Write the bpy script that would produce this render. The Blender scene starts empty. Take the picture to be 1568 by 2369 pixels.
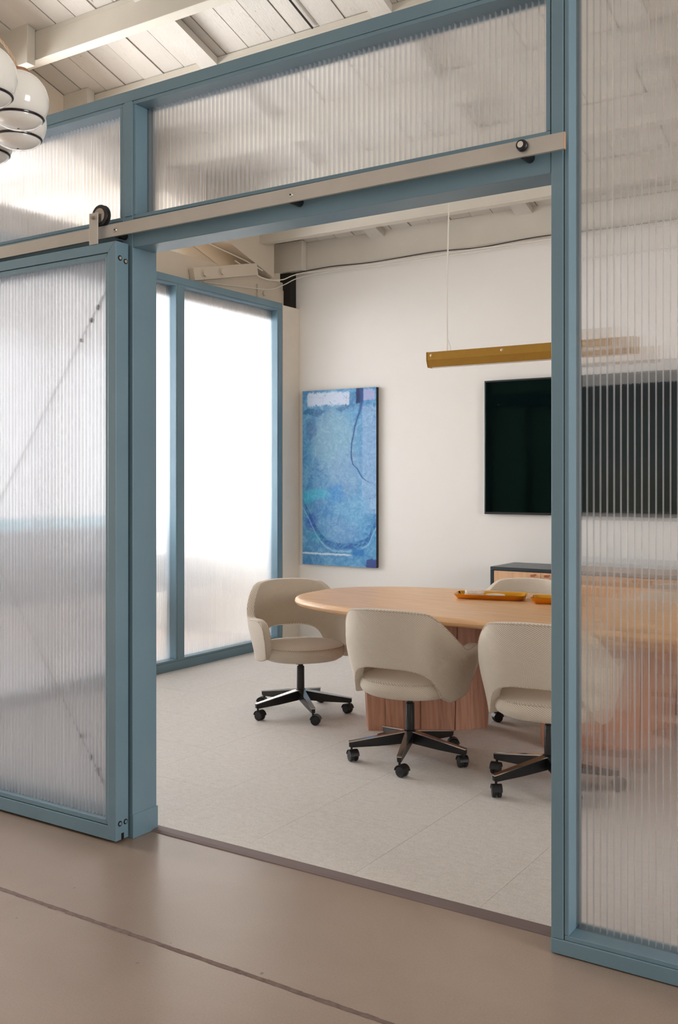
import bpy, bmesh, math, random
from mathutils import Vector, Matrix
random.seed(7)
R = math.radians
C = bpy.context.scene.collection
sc = bpy.context.scene

# ------------------------------------------------------------------ camera
FPX, HORIZON, YAW, EYE = 2264.0, 1112.0, R(32.87), 1.42
cd = bpy.data.cameras.new('camera')
cam = bpy.data.objects.new('camera', cd); C.objects.link(cam)
cam.location = (0, 0, EYE); cam.rotation_euler = (R(90), 0, YAW)
cd.sensor_fit = 'HORIZONTAL'; cd.sensor_width = 36.0
cd.lens = FPX / 1568 * 36
cd.shift_y = -(2369 / 2 - HORIZON) / 1568
cd.clip_start = 0.05
sc.camera = cam

# ------------------------------------------------------------------ sky, daylight, exposure
w = bpy.data.worlds.new('sky'); sc.world = w; w.use_nodes = True
bg = w.node_tree.nodes['Background']
bg.inputs[0].default_value = (0.86, 0.93, 1.0, 1); bg.inputs[1].default_value = 0.6

def area(name, loc, rot, sx, sy, power, col=(1, 1, 1)):
    l = bpy.data.lights.new(name, 'AREA'); l.shape = 'RECTANGLE'; l.size = sx; l.size_y = sy
    l.energy = power; l.color = col
    o = bpy.data.objects.new(name, l); C.objects.link(o); o.location = loc; o.rotation_euler = rot
    return o
# daylight standing in the window openings of the building
area('daylight_west', (-9.95, 4.3, 2.0), (R(90), 0, R(-90)), 5.6, 2.2, 1250, (0.97, 0.985, 1.0))
area('daylight_rear', (-4.2, -4.95, 2.85), (R(90), 0, R(180)), 4.8, 2.5, 95, (1.0, 0.985, 0.965))
area('daylight_east', (4.95, 1.5, 2.2), (R(90), 0, R(90)), 2.4, 2.6, 165, (1.0, 0.985, 0.965))
vs = sc.view_settings
vs.view_transform = 'Standard'; vs.look = 'None'; vs.gamma = 1; vs.use_curve_mapping = False
vs.exposure = 0.46
sc.cycles.max_bounces = 24; sc.cycles.transparent_max_bounces = 40
sc.cycles.transmission_bounces = 20; sc.cycles.diffuse_bounces = 5; sc.cycles.glossy_bounces = 4
sc.cycles.sample_clamp_indirect = 6.0

# ------------------------------------------------------------------ helpers
def lin(r, g, b):
    f = lambda c: (c / 255 / 12.92) if c <= 10 else ((c / 255 + 0.055) / 1.055) ** 2.4
    return (f(r), f(g), f(b), 1)

def newmat(name):
    m = bpy.data.materials.new(name); m.use_nodes = True
    nt = m.node_tree; b = nt.nodes['Principled BSDF']
    return m, nt, b

def N(nt, kind, **kw):
    n = nt.nodes.new(kind)
    for k, v in kw.items():
        if k == 'ins':
            for kk, vv in v.items(): n.inputs[kk].default_value = vv
        else: setattr(n, k, v)
    return n

def ramp(nt, fac, stops):
    r = N(nt, 'ShaderNodeValToRGB'); e = r.color_ramp.elements
    e[0].position, e[0].color = stops[0]; e[1].position, e[1].color = stops[-1]
    for p, c in stops[1:-1]:
        x = e.new(p); x.color = c
    nt.links.new(fac, r.inputs[0]); return r.outputs[0]

def coords(nt, kind='Object', scale=(1, 1, 1), rot=(0, 0, 0), loc=(0, 0, 0)):
    t = N(nt, 'ShaderNodeTexCoord'); m = N(nt, 'ShaderNodeMapping')
    m.inputs['Scale'].default_value = scale; m.inputs['Rotation'].default_value = rot; m.inputs['Location'].default_value = loc
    nt.links.new(t.outputs[kind], m.inputs[0]); return m.outputs[0]

def noise(nt, vec, scale, detail=4, rough=0.55, dist=0):
    n = N(nt, 'ShaderNodeTexNoise', ins={'Scale': scale, 'Detail': detail, 'Roughness': rough, 'Distortion': dist})
    nt.links.new(vec, n.inputs['Vector']); return n.outputs[0]

def bump(nt, b, h, strength, dist):
    n = N(nt, 'ShaderNodeBump', ins={'Strength': strength, 'Distance': dist})
    nt.links.new(h, n.inputs['Height']); nt.links.new(n.outputs[0], b.inputs['Normal']); return n

def mixc(nt, fac, a, b, blend='MIX'):
    n = N(nt, 'ShaderNodeMix', data_type='RGBA', blend_type=blend)
    for s, v in (('Factor', fac), (6, a), (7, b)):
        if hasattr(v, 'links'): nt.links.new(v, n.inputs[s])
        else: n.inputs[s].default_value = v
    return n.outputs[2]

def math_(nt, op, a, b=0.0, c=0.0, clamp=False):
    n = N(nt, 'ShaderNodeMath', operation=op, use_clamp=clamp)
    for i, v in enumerate((a, b, c)):
        if hasattr(v, 'links'): nt.links.new(v, n.inputs[i])
        else: n.inputs[i].default_value = v
    return n.outputs[0]

def plain(name, col, rough=0.5, metal=0.0, spec=0.5, coat=0.0, mottled=0.0, mscale=6, relief=0.0, rscale=80):
    m, nt, b = newmat(name)
    b.inputs['Base Color'].default_value = col; b.inputs['Roughness'].default_value = rough
    b.inputs['Metallic'].default_value = metal; b.inputs['Specular IOR Level'].default_value = spec
    b.inputs['Coat Weight'].default_value = coat; b.inputs['Coat Roughness'].default_value = 0.1
    v = coords(nt)
    if mottled:
        d = tuple(c * (1 - mottled) for c in col[:3]) + (1,); l = tuple(min(1, c * (1 + mottled * 0.5)) for c in col[:3]) + (1,)
        nt.links.new(ramp(nt, noise(nt, v, mscale), [(0.3, d), (0.7, l)]), b.inputs['Base Color'])
    if relief: bump(nt, b, noise(nt, v, rscale, 3), relief, 0.002)
    return m

# ------------------------------------------------------------------ materials
M = {}
def blue_paint():
    m, nt, b = newmat('blue_painted_wood')
    v = coords(nt)
    c1 = ramp(nt, noise(nt, v, 3), [(0.3, lin(104, 132, 147)), (0.7, lin(111, 140, 154))])
    nt.links.new(c1, b.inputs['Base Color']); b.inputs['Roughness'].default_value = 0.38
    bump(nt, b, noise(nt, coords(nt, scale=(6, 6, 1)), 30, 3), 0.12, 0.002)
    return m
M['blue'] = blue_paint()
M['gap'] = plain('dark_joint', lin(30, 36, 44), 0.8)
def white_wood():
    m, nt, b = newmat('white_painted_boards')
    v = coords(nt)
    grain = noise(nt, coords(nt, scale=(28, 1.2, 28)), 3, 6, 0.6, 0.4)
    base = ramp(nt, noise(nt, v, 1.4), [(0.3, lin(196, 189, 180)), (0.7, lin(208, 202, 194))])
    crack = ramp(nt, grain, [(0.60, (0, 0, 0, 1)), (0.68, (1, 1, 1, 1))])
    patch = ramp(nt, noise(nt, v, 2.3, 4), [(0.52, (0, 0, 0, 1)), (0.62, (1, 1, 1, 1))])
    f = math_(nt, 'MULTIPLY', math_(nt, 'MULTIPLY', crack, patch), 0.45)
    col = mixc(nt, f, base, lin(140, 124, 108))
    spots = ramp(nt, noise(nt, coords(nt, scale=(1, .5, 1)), 26, 2), [(0.74, (0, 0, 0, 1)), (0.76, (1, 1, 1, 1))])
    col = mixc(nt, math_(nt, 'MULTIPLY', spots, 0.7), col, lin(110, 92, 76))
    nt.links.new(col, b.inputs['Base Color']); b.inputs['Roughness'].default_value = 0.55
    bump(nt, b, grain, 0.35, 0.004); return m
M['boards'] = white_wood()
M['beam'] = plain('cream_painted_beam', lin(204, 197, 184), 0.5, mottled=0.05, mscale=3, relief=0.2, rscale=25)
M['truss'] = plain('cream_painted_truss', lin(205, 192, 174), 0.55, mottled=0.06, mscale=2, relief=0.2, rscale=25)
M['dark'] = plain('dark_void', lin(34, 28, 24), 0.9)
M['plaster'] = plain('white_plaster', lin(236, 232, 226), 0.6, mottled=0.03, mscale=1.1, relief=0.25, rscale=14)
M['plaster2'] = plain('cream_plaster', lin(222, 212, 198), 0.6, mottled=0.04, relief=0.3, rscale=30)
M['shell_wall'] = plain('warm_white_wall', lin(214, 206, 196), 0.7, mottled=0.03)
M['green_wall'] = plain('dark_green_wall', lin(24, 66, 54), 0.6, mottled=0.1)
M['steel'] = plain('brushed_steel', lin(188, 183, 175), 0.4, metal=0.6, mottled=0.05, mscale=10)
M['brass_steel'] = plain('sawn_steel_end', lin(214, 176, 146), 0.4, metal=0.6)
M['chrome'] = plain('polished_aluminium', lin(205, 200, 196), 0.18, metal=1.0)
M['black_metal'] = plain('black_enamel', lin(17, 17, 19), 0.35)
M['black_plastic'] = plain('black_plastic', lin(18, 18, 22), 0.45)
M['ring'] = plain('dark_lacquer_ring', lin(34, 22, 30), 0.15)
def brass():
    m = plain('brushed_brass', lin(176, 132, 56), 0.42, metal=0.75, mottled=0.06, mscale=20); return m
M['brass'] = brass()
M['gold'] = plain('polished_brass', lin(224, 162, 52), 0.16, metal=1.0)
M['brass_dark'] = plain('brass_screw', lin(214, 186, 150), 0.3, metal=0.8)
def concrete():
    m, nt, b = newmat('polished_concrete')
    v = coords(nt)
    big = noise(nt, v, 0.9, 5, 0.6, 0.3); fine = noise(nt, v, 160, 3, 0.7)
    c = ramp(nt, big, [(0.22, lin(130, 111, 97)), (0.5, lin(146, 127, 113)), (0.80, lin(160, 143, 130))])
    sp = ramp(nt, fine, [(0.35, lin(120, 102, 90)), (0.65, lin(176, 158, 144))])
    c = mixc(nt, 0.16, c, sp)
    pits = ramp(nt, noise(nt, v, 26, 1, 0.4), [(0.80, (0, 0, 0, 1)), (0.83, (1, 1, 1, 1))])
    c = mixc(nt, math_(nt, 'MULTIPLY', pits, 0.7), c, lin(84, 68, 58))
    nt.links.new(c, b.inputs['Base Color'])
    r = ramp(nt, noise(nt, v, 3, 4), [(0.3, (0.285,) * 3 + (1,)), (0.7, (0.35,) * 3 + (1,))])
    nt.links.new(r, b.inputs['Roughness']); b.inputs['Specular IOR Level'].default_value = 0.7
    bump(nt, b, noise(nt, v, 90, 2), 0.02, 0.002); return m
M['concrete'] = concrete()
M['crack'] = plain('dusty_joint_filler', lin(112, 92, 84), 0.9, mottled=0.3, mscale=40, relief=0.6, rscale=60)
def carpet():
    m, nt, b = newmat('mottled_pale_floor_tile')
    v = coords(nt)
    big = noise(nt, v, 1.6, 5, 0.6); mid = noise(nt, coords(nt, scale=(1, 2.2, 1)), 22, 5, 0.65); fine = noise(nt, v, 190, 3, 0.7)
    c = ramp(nt, big, [(0.3, lin(212, 206, 200)), (0.7, lin(222, 217, 212))])
    c = mixc(nt, 0.45, c, ramp(nt, mid, [(0.3, lin(192, 184, 178)), (0.6, lin(224, 220, 215))]))
    c = mixc(nt, 0.35, c, ramp(nt, fine, [(0.3, lin(156, 146, 140)), (0.62, lin(226, 222, 217))]))
    nt.links.new(c, b.inputs['Base Color']); b.inputs['Roughness'].default_value = 0.6
    bump(nt, b, fine, 0.1, 0.001); return m
M['carpet'] = carpet()
M['seam'] = plain('tile_seam', lin(172, 163, 156), 0.9)
M['threshold'] = plain('brown_rubber_threshold', lin(112, 96, 94), 0.6)
def wood(name, a, b_, c_, sx, sy, sz, rough=0.4):
    m, nt, b = newmat(name)
    v = coords(nt, scale=(sx, sy, sz))
    g = noise(nt, v, 2.2, 6, 0.6, 1.2)
    g2 = N(nt, 'ShaderNodeTexWave', wave_type='BANDS', bands_direction='DIAGONAL', ins={'Scale': 1.6, 'Distortion': 9, 'Detail': 3, 'Detail Scale': 1.2})
    nt.links.new(v, g2.inputs[0])
    c = ramp(nt, g, [(0.3, a), (0.55, b_), (0.8, c_)])
    c = mixc(nt, 0.28, c, ramp(nt, g2.outputs[1], [(0.2, c_), (0.8, a)]))
    nt.links.new(c, b.inputs['Base Color']); b.inputs['Roughness'].default_value = rough
    bump(nt, b, g, 0.06, 0.002); return m
M['maple'] = wood('pale_maple', lin(226, 184, 138), lin(216, 172, 126), lin(200, 152, 106), 1, 7, 7, 0.38)
M['cherry'] = wood('pinkish_brown_timber', lin(196, 148, 120), lin(184, 134, 108), lin(158, 108, 86), 9, 9, 1.0, 0.45)
def vary(m, amount):
    """each board its own tone"""
    nt = m.node_tree; b = nt.nodes['Principled BSDF']; src = b.inputs['Base Color'].links[0].from_socket
    oi = N(nt, 'ShaderNodeObjectInfo'); h = N(nt, 'ShaderNodeHueSaturation')
    nt.links.new(math_(nt, 'MULTIPLY_ADD', oi.outputs['Random'], amount, 1 - amount / 2), h.inputs['Value'])
    nt.links.new(src, h.inputs['Color']); nt.links.new(h.outputs[0], b.inputs['Base Color'])
vary(M['cherry'], 0.22); vary(M['boards'], 0.10)
M['veneer'] = wood('peach_veneer', lin(226, 184, 146), lin(216, 172, 132), lin(206, 160, 122), 7, 7, 1, 0.45)
M['navy'] = plain('dark_navy_laminate', lin(38, 50, 58), 0.35)
M['leather'] = plain('tan_leather_pull', lin(158, 92, 62), 0.5)
M['tv_frame'] = plain('black_bezel', lin(14, 14, 15), 0.35)
M['screen'] = plain('glossy_black_screen', lin(3, 3, 4), 0.06, spec=0.16)
M['screen'].node_tree.nodes['Principled BSDF'].inputs['Specular Tint'].default_value = (0.25, 0.9, 0.7, 1)
M['rope'] = plain('beige_twisted_rope', lin(206, 178, 150), 0.8, relief=0.4, rscale=300)
M['cap'] = plain('walnut_cap', lin(150, 104, 72), 0.45)
M['white_cable'] = plain('white_cable', lin(226, 220, 210), 0.5)
M['dark_cable'] = plain('dark_grey_cable', lin(60, 54, 50), 0.6)
M['stone'] = plain('pale_travertine', lin(222, 208, 196), 0.4, mottled=0.22, mscale=40)
M['teal'] = plain('teal_panel', lin(60, 190, 205), 0.6)
M['grey_lam'] = plain('grey_laminate', lin(120, 120, 128), 0.5, mottled=0.05)
M['grey_dark'] = plain('charcoal_panel', lin(46, 47, 56), 0.6)
M['white_plastic'] = plain('white_plastic', lin(232, 232, 230), 0.4)
M['blue_plastic'] = plain('blue_plastic', lin(60, 80, 130), 0.4)
M['cable_steel'] = plain('steel_wire', lin(96, 96, 100), 0.4, metal=0.4)

def opal():
    m, nt, b = newmat('opal_glass')
    b.inputs['Base Color'].default_value = lin(240, 238, 232); b.inputs['Roughness'].default_value = 0.12
    b.inputs['Subsurface Weight'].default_value = 0.6; b.inputs['Subsurface Radius'].default_value = (0.08, 0.08, 0.08); b.inputs['Subsurface Scale'].default_value = 0.3
    b.inputs['Coat Weight'].default_value = 0.4
    return m
M['opal'] = opal()

def fabric():
    m, nt, b = newmat('beige_diagonal_weave')
    t = N(nt, 'ShaderNodeTexCoord'); s = N(nt, 'ShaderNodeSeparateXYZ'); nt.links.new(t.outputs['UV'], s.inputs[0])
    u, v = s.outputs[0], s.outputs[1]
    wob = noise(nt, t.outputs['UV'], 60, 2)
    d = math_(nt, 'ADD', math_(nt, 'MULTIPLY', u, 0.62), v)
    ph = math_(nt, 'ADD', math_(nt, 'MULTIPLY', d, 2 * math.pi / 0.0085), math_(nt, 'MULTIPLY', wob, 0.9))
    tw = math_(nt, 'MULTIPLY_ADD', math_(nt, 'SINE', ph), 0.5, 0.5)
    ph2 = math_(nt, 'MULTIPLY', math_(nt, 'SUBTRACT', u, math_(nt, 'MULTIPLY', v, 0.5)), 2 * math.pi / 0.0055)
    tw2 = math_(nt, 'MULTIPLY_ADD', math_(nt, 'SINE', ph2), 0.5, 0.5)
    h = math_(nt, 'MULTIPLY', math_(nt, 'POWER', tw, 0.7), math_(nt, 'MULTIPLY_ADD', tw2, 0.45, 0.55))
    c = ramp(nt, h, [(0.05, lin(150, 130, 108)), (0.32, lin(206, 192, 174)), (0.8, lin(226, 216, 202))])
    nt.links.new(c, b.inputs['Base Color']); b.inputs['Roughness'].default_value = 0.9
    b.inputs['Sheen Weight'].default_value = 0.25; b.inputs['Specular IOR Level'].default_value = 0.15
    bump(nt, b, h, 0.5, 0.0015); return m
M['fabric'] = fabric()
M['piping'] = plain('taupe_piping', lin(196, 182, 164), 0.9, mottled=0.35, mscale=160)

def painting():
    m, nt, b = newmat('blue_resin_painting')
    t = N(nt, 'ShaderNodeTexCoord'); mp = N(nt, 'ShaderNodeMapping'); mp.inputs['Scale'].default_value = (1, 2, 1)
    nt.links.new(t.outputs['UV'], mp.inputs[0]); P = mp.outputs[0]
    mq = N(nt, 'ShaderNodeMapping'); mq.inputs['Scale'].default_value = (1, 2, 1); mq.inputs['Location'].default_value = (7.3, 3.1, 0)
    nt.links.new(t.outputs['UV'], mq.inputs[0]); Q = mq.outputs[0]
    s = N(nt, 'ShaderNodeSeparateXYZ'); nt.links.new(t.outputs['UV'], s.inputs[0]); u0, v0 = s.outputs[0], s.outputs[1]
    A = noise(nt, P, 4.5, 7, 0.62, 0.6); B_ = noise(nt, Q, 4.5, 7, 0.62, 0.6)
    fine = noise(nt, P, 26, 7, 0.7, 1.0); cell = noise(nt, Q, 11, 6, 0.68, 2.2)
    u = math_(nt, 'ADD', u0, math_(nt, 'MULTIPLY_ADD', A, 0.20, -0.10)); v = math_(nt, 'ADD', v0, math_(nt, 'MULTIPLY_ADD', B_, 0.10, -0.05))
    def sstep(x, a, c):
        n = N(nt, 'ShaderNodeMapRange', interpolation_type='SMOOTHSTEP', ins={'From Min': a, 'From Max': c}); nt.links.new(x, n.inputs[0]); return n.outputs[0]
    def blob(cu, cv, ru, rv, soft=0.5):
        du = math_(nt, 'DIVIDE', math_(nt, 'SUBTRACT', u, cu), ru); dv = math_(nt, 'DIVIDE', math_(nt, 'SUBTRACT', v, cv), rv)
        return sstep(math_(nt, 'ADD', math_(nt, 'MULTIPLY', du, du), math_(nt, 'MULTIPLY', dv, dv)), 1.0 + soft * .4, 1.0 - soft)
    def rect(a0, a1, c0, c1, soft=0.02):
        x = math_(nt, 'MULTIPLY', sstep(ue, a0 - soft, a0 + soft), sstep(ue, a1 + soft, a1 - soft))
        y = math_(nt, 'MULTIPLY', sstep(ve, c0 - soft * .5, c0 + soft * .5), sstep(ve, c1 + soft * .5, c1 - soft * .5))
        return math_(nt, 'MULTIPLY', x, y)
    ue = math_(nt, 'ADD', u0, math_(nt, 'MULTIPLY_ADD', fine, 0.04, -0.02)); ve = math_(nt, 'ADD', v0, math_(nt, 'MULTIPLY_ADD', cell, 0.05, -0.025))
    def curve(x, pts):
        n = N(nt, 'ShaderNodeFloatCurve'); cu = n.mapping.curves[0]
        cu.points[0].location = pts[0]; cu.points[-1].location = pts[-1]
        for p in pts[1:-1]: cu.points.new(*p)
        n.mapping.update(); nt.links.new(x, n.inputs['Value']); return n.outputs[0]
    def near(x, y, wd): return sstep(math_(nt, 'ABSOLUTE', math_(nt, 'SUBTRACT', x, y)), wd, wd * 0.4)
    col = ramp(nt, A, [(0.28, lin(36, 96, 160)), (0.45, lin(70, 134, 184)), (0.6, lin(100, 160, 200)), (0.75, lin(136, 184, 212))])
    L = lambda f, c, k=1.0: mixc(nt, math_(nt, 'MULTIPLY', f, k, clamp=True), col, lin(*c))
    col = L(blob(.44, .72, .34, .2, .9), (150, 188, 200), .8)
    col = L(blob(.60, .52, .26, .16, .9), (142, 170, 200), .7)
    col = L(rect(.0, .06, .1, .9, .04), (92, 164, 206), .6)
    col = L(rect(.815, 1.1, .30, .90, .012), (156, 182, 216), .75)
    col = L(blob(.18, .40, .24, .045, .7), (44, 180, 208), .9)
    col = L(blob(.46, .405, .12, .06, .8), (38, 132, 200), .8)
    col = L(blob(.70, .32, .26, .10, .9), (116, 172, 208), .7)
    col = L(blob(.30, .32, .18, .07, .9), (46, 116, 182), .7)
    col = L(blob(.55, .20, .26, .08, .9), (120, 158, 200), .7)
    col = L(blob(.12, .245, .10, .05, .8), (38, 76, 172), .95)
    col = L(blob(.22, .165, .14, .03, .8), (40, 160, 186), .7)
    col = L(blob(.13, .78, .08, .06, .7), (64, 98, 156), .85)
    col = L(blob(.16, .875, .15, .024, .4), (22, 84, 136), .95)
    col = L(blob(.57, .895, .11, .014, .4), (22, 78, 132), .9)
    col = L(blob(.70, .93, .09, .05, .6), (28, 96, 150), .85)
    marb = noise(nt, P, 7, 8, 0.66, 3.2)
    col = mixc(nt, 0.26, col, ramp(nt, marb, [(0.34, lin(16, 66, 132)), (0.47, lin(82, 142, 190)), (0.53, lin(104, 170, 206)), (0.64, lin(190, 216, 228))]))
    col = mixc(nt, 0.16, col, ramp(nt, fine, [(0.36, lin(26, 84, 150)), (0.50, lin(98, 150, 194)), (0.66, lin(186, 212, 226))]))
    speck = math_(nt, 'MULTIPLY', sstep(cell, .60, .66), sstep(u0, .70, .95)); col = L(speck, (54, 96, 160), .6)
    col = L(math_(nt, 'MULTIPLY', rect(.07, .645, .912, .985, .012), sstep(marb, .28, .46)), (212, 222, 240), .85)  # pale window reflection of the glossy surface, painted into the colour
    col = L(rect(.825, .98, .93, .99, .006), (182, 178, 214), .7)
    col = L(rect(.735, .828, .915, 1.1, .01), (8, 28, 78), .97)
    sw = math_(nt, 'ADD', curve(u0, [(0, .36), (.08, .30), (.2, .20), (.35, .13), (.6, .115), (.78, .13), (.9, .16), (.95, .21), (1, .25)]), math_(nt, 'MULTIPLY_ADD', cell, .03, -.015))
    col = L(math_(nt, 'MULTIPLY', near(ve, sw, .026), sstep(marb, .40, .58)), (28, 74, 142), .85)
    col = L(near(v0, math_(nt, 'SUBTRACT', sw, 0.03), .008), (150, 196, 220), .6)
    ck = math_(nt, 'ADD', curve(v0, [(0, 1.3), (.465, .97), (.475, .9), (.50, .82), (.55, .75), (.58, .69), (.66, .672), (.74, .70), (.83, .75), (.88, .79), (.95, .81), (1, .80)]), math_(nt, 'MULTIPLY_ADD', fine, .03, -.015))
    col = L(math_(nt, 'MULTIPLY', near(u0, ck, .013), sstep(v0, .465, .475)), (20, 70, 128), .9)
    col = L(math_(nt, 'MULTIPLY', near(u0, ck, .035), sstep(v0, .70, .95)), (24, 72, 130), .7)
    pl = math_(nt, 'MULTIPLY_ADD', cell, .02, .055); col = L(math_(nt, 'MULTIPLY', near(v0, pl, .007), sstep(u0, .72, .6)), (214, 228, 236), .8)
    col = L(rect(.68, .83, .06, .105, .02), (20, 100, 170), .8)
    col = L(blob(.98, .02, .13, .032, .3), (58, 68, 124), .95)
    nt.links.new(col, b.inputs['Base Color']); b.inputs['Roughness'].default_value = 0.3
    b.inputs['Coat Weight'].default_value = 0.12; b.inputs['Coat Roughness'].default_value = 0.05; b.inputs['Specular IOR Level'].default_value = 0.2
    bump(nt, b, fine, 0.12, 0.003); return m
M['painting'] = painting()
M['canvas_side'] = plain('black_canvas_edge', lin(16, 18, 26), 0.5)

def polycarbonate(name, axis, clear, haze, slope):
    """one wall of a ribbed polycarbonate sheet: partly clear, partly smeared across the flutes, slightly hazy"""
    m = bpy.data.materials.new(name); m.use_nodes = True; nt = m.node_tree; nt.nodes.clear()
    out = N(nt, 'ShaderNodeOutputMaterial')
    sc_ = (1, 0, 0) if axis == 'x' else (0, 1, 0)
    v = coords(nt, scale=sc_)
    n = noise(nt, v, 190, 2, 0.5)
    bp = N(nt, 'ShaderNodeBump', ins={'Strength': 1.0, 'Distance': slope}); nt.links.new(n, bp.inputs['Height'])
    tr = N(nt, 'ShaderNodeBsdfTransparent'); tr.inputs[0].default_value = (0.97, 0.975, 0.985, 1)
    rf = N(nt, 'ShaderNodeBsdfRefraction', ins={'Roughness': 0.008, 'IOR': 1.18}); rf.inputs[0].default_value = (0.96, 0.965, 0.98, 1)
    nt.links.new(bp.outputs[0], rf.inputs['Normal'])
    tl = N(nt, 'ShaderNodeBsdfTranslucent'); tl.inputs[0].default_value = (0.92, 0.93, 0.96, 1)
    gl = N(nt, 'ShaderNodeBsdfGlossy', ins={'Roughness': 0.12}); gl.inputs[0].default_value = (1, 1, 1, 1)
    def mx(f, a, b):
        x = N(nt, 'ShaderNodeMixShader'); x.inputs[0].default_value = f
        nt.links.new(a.outputs[0], x.inputs[1]); nt.links.new(b.outputs[0], x.inputs[2]); return x
    s = mx(clear, rf, tr); s = mx(haze, s, tl)
    fr = N(nt, 'ShaderNodeFresnel', ins={'IOR': 1.35})
    x = N(nt, 'ShaderNodeMixShader'); nt.links.new(math_(nt, 'MULTIPLY', fr.outputs[0], 0.4), x.inputs[0]); nt.links.new(s.outputs[0], x.inputs[1]); nt.links.new(gl.outputs[0], x.inputs[2])
    nt.links.new(x.outputs[0], out.inputs[0]); return m
M['poly_x'] = polycarbonate('ribbed_polycarbonate', 'x', 0.52, 0.010, 0.0015)
M['poly_y'] = polycarbonate('ribbed_polycarbonate_side', 'y', 0.36, 0.12, 0.0017)
def rib():
    m = bpy.data.materials.new('polycarbonate_rib'); m.use_nodes = True; nt = m.node_tree; nt.nodes.clear()
    out = N(nt, 'ShaderNodeOutputMaterial')
    tr = N(nt, 'ShaderNodeBsdfTransparent'); tl = N(nt, 'ShaderNodeBsdfTranslucent'); tl.inputs[0].default_value = (0.93, 0.94, 0.97, 1)
    gl = N(nt, 'ShaderNodeBsdfGlossy', ins={'Roughness': 0.15}); df = N(nt, 'ShaderNodeBsdfDiffuse'); df.inputs[0].default_value = (0.9, 0.91, 0.93, 1)
    def mx(f, a, b):
        x = N(nt, 'ShaderNodeMixShader'); x.inputs[0].default_value = f
        nt.links.new(a.outputs[0], x.inputs[1]); nt.links.new(b.outputs[0], x.inputs[2]); return x
    s = mx(0.38, tr, tl); s = mx(0.08, s, df); s = mx(0.15, s, gl); nt.links.new(s.outputs[0], out.inputs[0]); return m
M['rib'] = rib()
def thin_glass():
    m = bpy.data.materials.new('clear_window_glass'); m.use_nodes = True; nt = m.node_tree; nt.nodes.clear()
    out = N(nt, 'ShaderNodeOutputMaterial'); tr = N(nt, 'ShaderNodeBsdfTransparent'); gl = N(nt, 'ShaderNodeBsdfGlossy', ins={'Roughness': 0.02})
    fr = N(nt, 'ShaderNodeFresnel', ins={'IOR': 1.45}); x = N(nt, 'ShaderNodeMixShader')
    nt.links.new(fr.outputs[0], x.inputs[0]); nt.links.new(tr.outputs[0], x.inputs[1]); nt.links.new(gl.outputs[0], x.inputs[2]); nt.links.new(x.outputs[0], out.inputs[0]); return m

# ------------------------------------------------------------------ geometry helpers
def box(bm, x0, x1, y0, y1, z0, z1, mat=None):
    vs_ = [bm.verts.new(p) for p in ((x0, y0, z0), (x1, y0, z0), (x1, y1, z0), (x0, y1, z0), (x0, y0, z1), (x1, y0, z1), (x1, y1, z1), (x0, y1, z1))]
    if mat is not None:
        for v in vs_: v.co = mat @ v.co
    for f in ((3, 2, 1, 0), (4, 5, 6, 7), (0, 1, 5, 4), (1, 2, 6, 5), (2, 3, 7, 6), (3, 0, 4, 7)): bm.faces.new([vs_[i] for i in f])
    return vs_

def prism(bm, pts, dirv):
    """extrude a closed polygon (list of points) along dirv"""
    a = [bm.verts.new(p) for p in pts]; b = [bm.verts.new(Vector(p) + Vector(dirv)) for p in pts]
    n = len(a); bm.faces.new(a[::-1]); bm.faces.new(b)
    for i in range(n): bm.faces.new((a[i], a[(i + 1) % n], b[(i + 1) % n], b[i]))

def cyl(bm, p0, p1, r0, r1=None, n=16, caps=True):
    r1 = r0 if r1 is None else r1
    p0, p1 = Vector(p0), Vector(p1); d = (p1 - p0).normalized()
    a = d.orthogonal().normalized(); b = d.cross(a)
    A = [bm.verts.new(p0 + (a * math.cos(t) + b * math.sin(t)) * r0) for t in (2 * math.pi * i / n for i in range(n))]
    B = [bm.verts.new(p1 + (a * math.cos(t) + b * math.sin(t)) * r1) for t in (2 * math.pi * i / n for i in range(n))]
    for i in range(n): bm.faces.new((A[i], A[(i + 1) % n], B[(i + 1) % n], B[i]))
    if caps: bm.faces.new(A[::-1]); bm.faces.new(B)

def lathe(bm, prof, n=24, mat=None, cap=True):
    """profile of (r, z) turned about z"""
    rings = []
    for r, z in prof:
        ring = [bm.verts.new((r * math.cos(2 * math.pi * i / n), r * math.sin(2 * math.pi * i / n), z)) for i in range(n)]
        if mat is not None:
            for v in ring: v.co = mat @ v.co
        rings.append(ring)
    for a, b in zip(rings, rings[1:]):
        for i in range(n): bm.faces.new((a[i], a[(i + 1) % n], b[(i + 1) % n], b[i]))
    if cap: bm.faces.new(rings[0][::-1]); bm.faces.new(rings[-1])

def tube(bm, pts, r, n=8, closed=False):
    pts = [Vector(p) for p in pts]; m = len(pts); rings = []; prev = None
    for i, p in enumerate(pts):
        if closed: d = pts[(i + 1) % m] - pts[i - 1]
        else: d = pts[min(i + 1, m - 1)] - pts[max(i - 1, 0)]
        d.normalize()
        a = d.orthogonal().normalized() if prev is None else (prev - d * prev.dot(d)).normalized()
        prev = a; b = d.cross(a)
        rr = r[i] if isinstance(r, (list, tuple)) else r
        rings.append([bm.verts.new(p + (a * math.cos(2 * math.pi * k / n) + b * math.sin(2 * math.pi * k / n)) * rr) for k in range(n)])
    pairs = list(zip(rings, rings[1:])) + ([(rings[-1], rings[0])] if closed else [])
    for A, B in pairs:
        for k in range(n): bm.faces.new((A[k], A[(k + 1) % n], B[(k + 1) % n], B[k]))
    if not closed: bm.faces.new(rings[0][::-1]); bm.faces.new(rings[-1])

def BM(): return bmesh.new()

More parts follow.
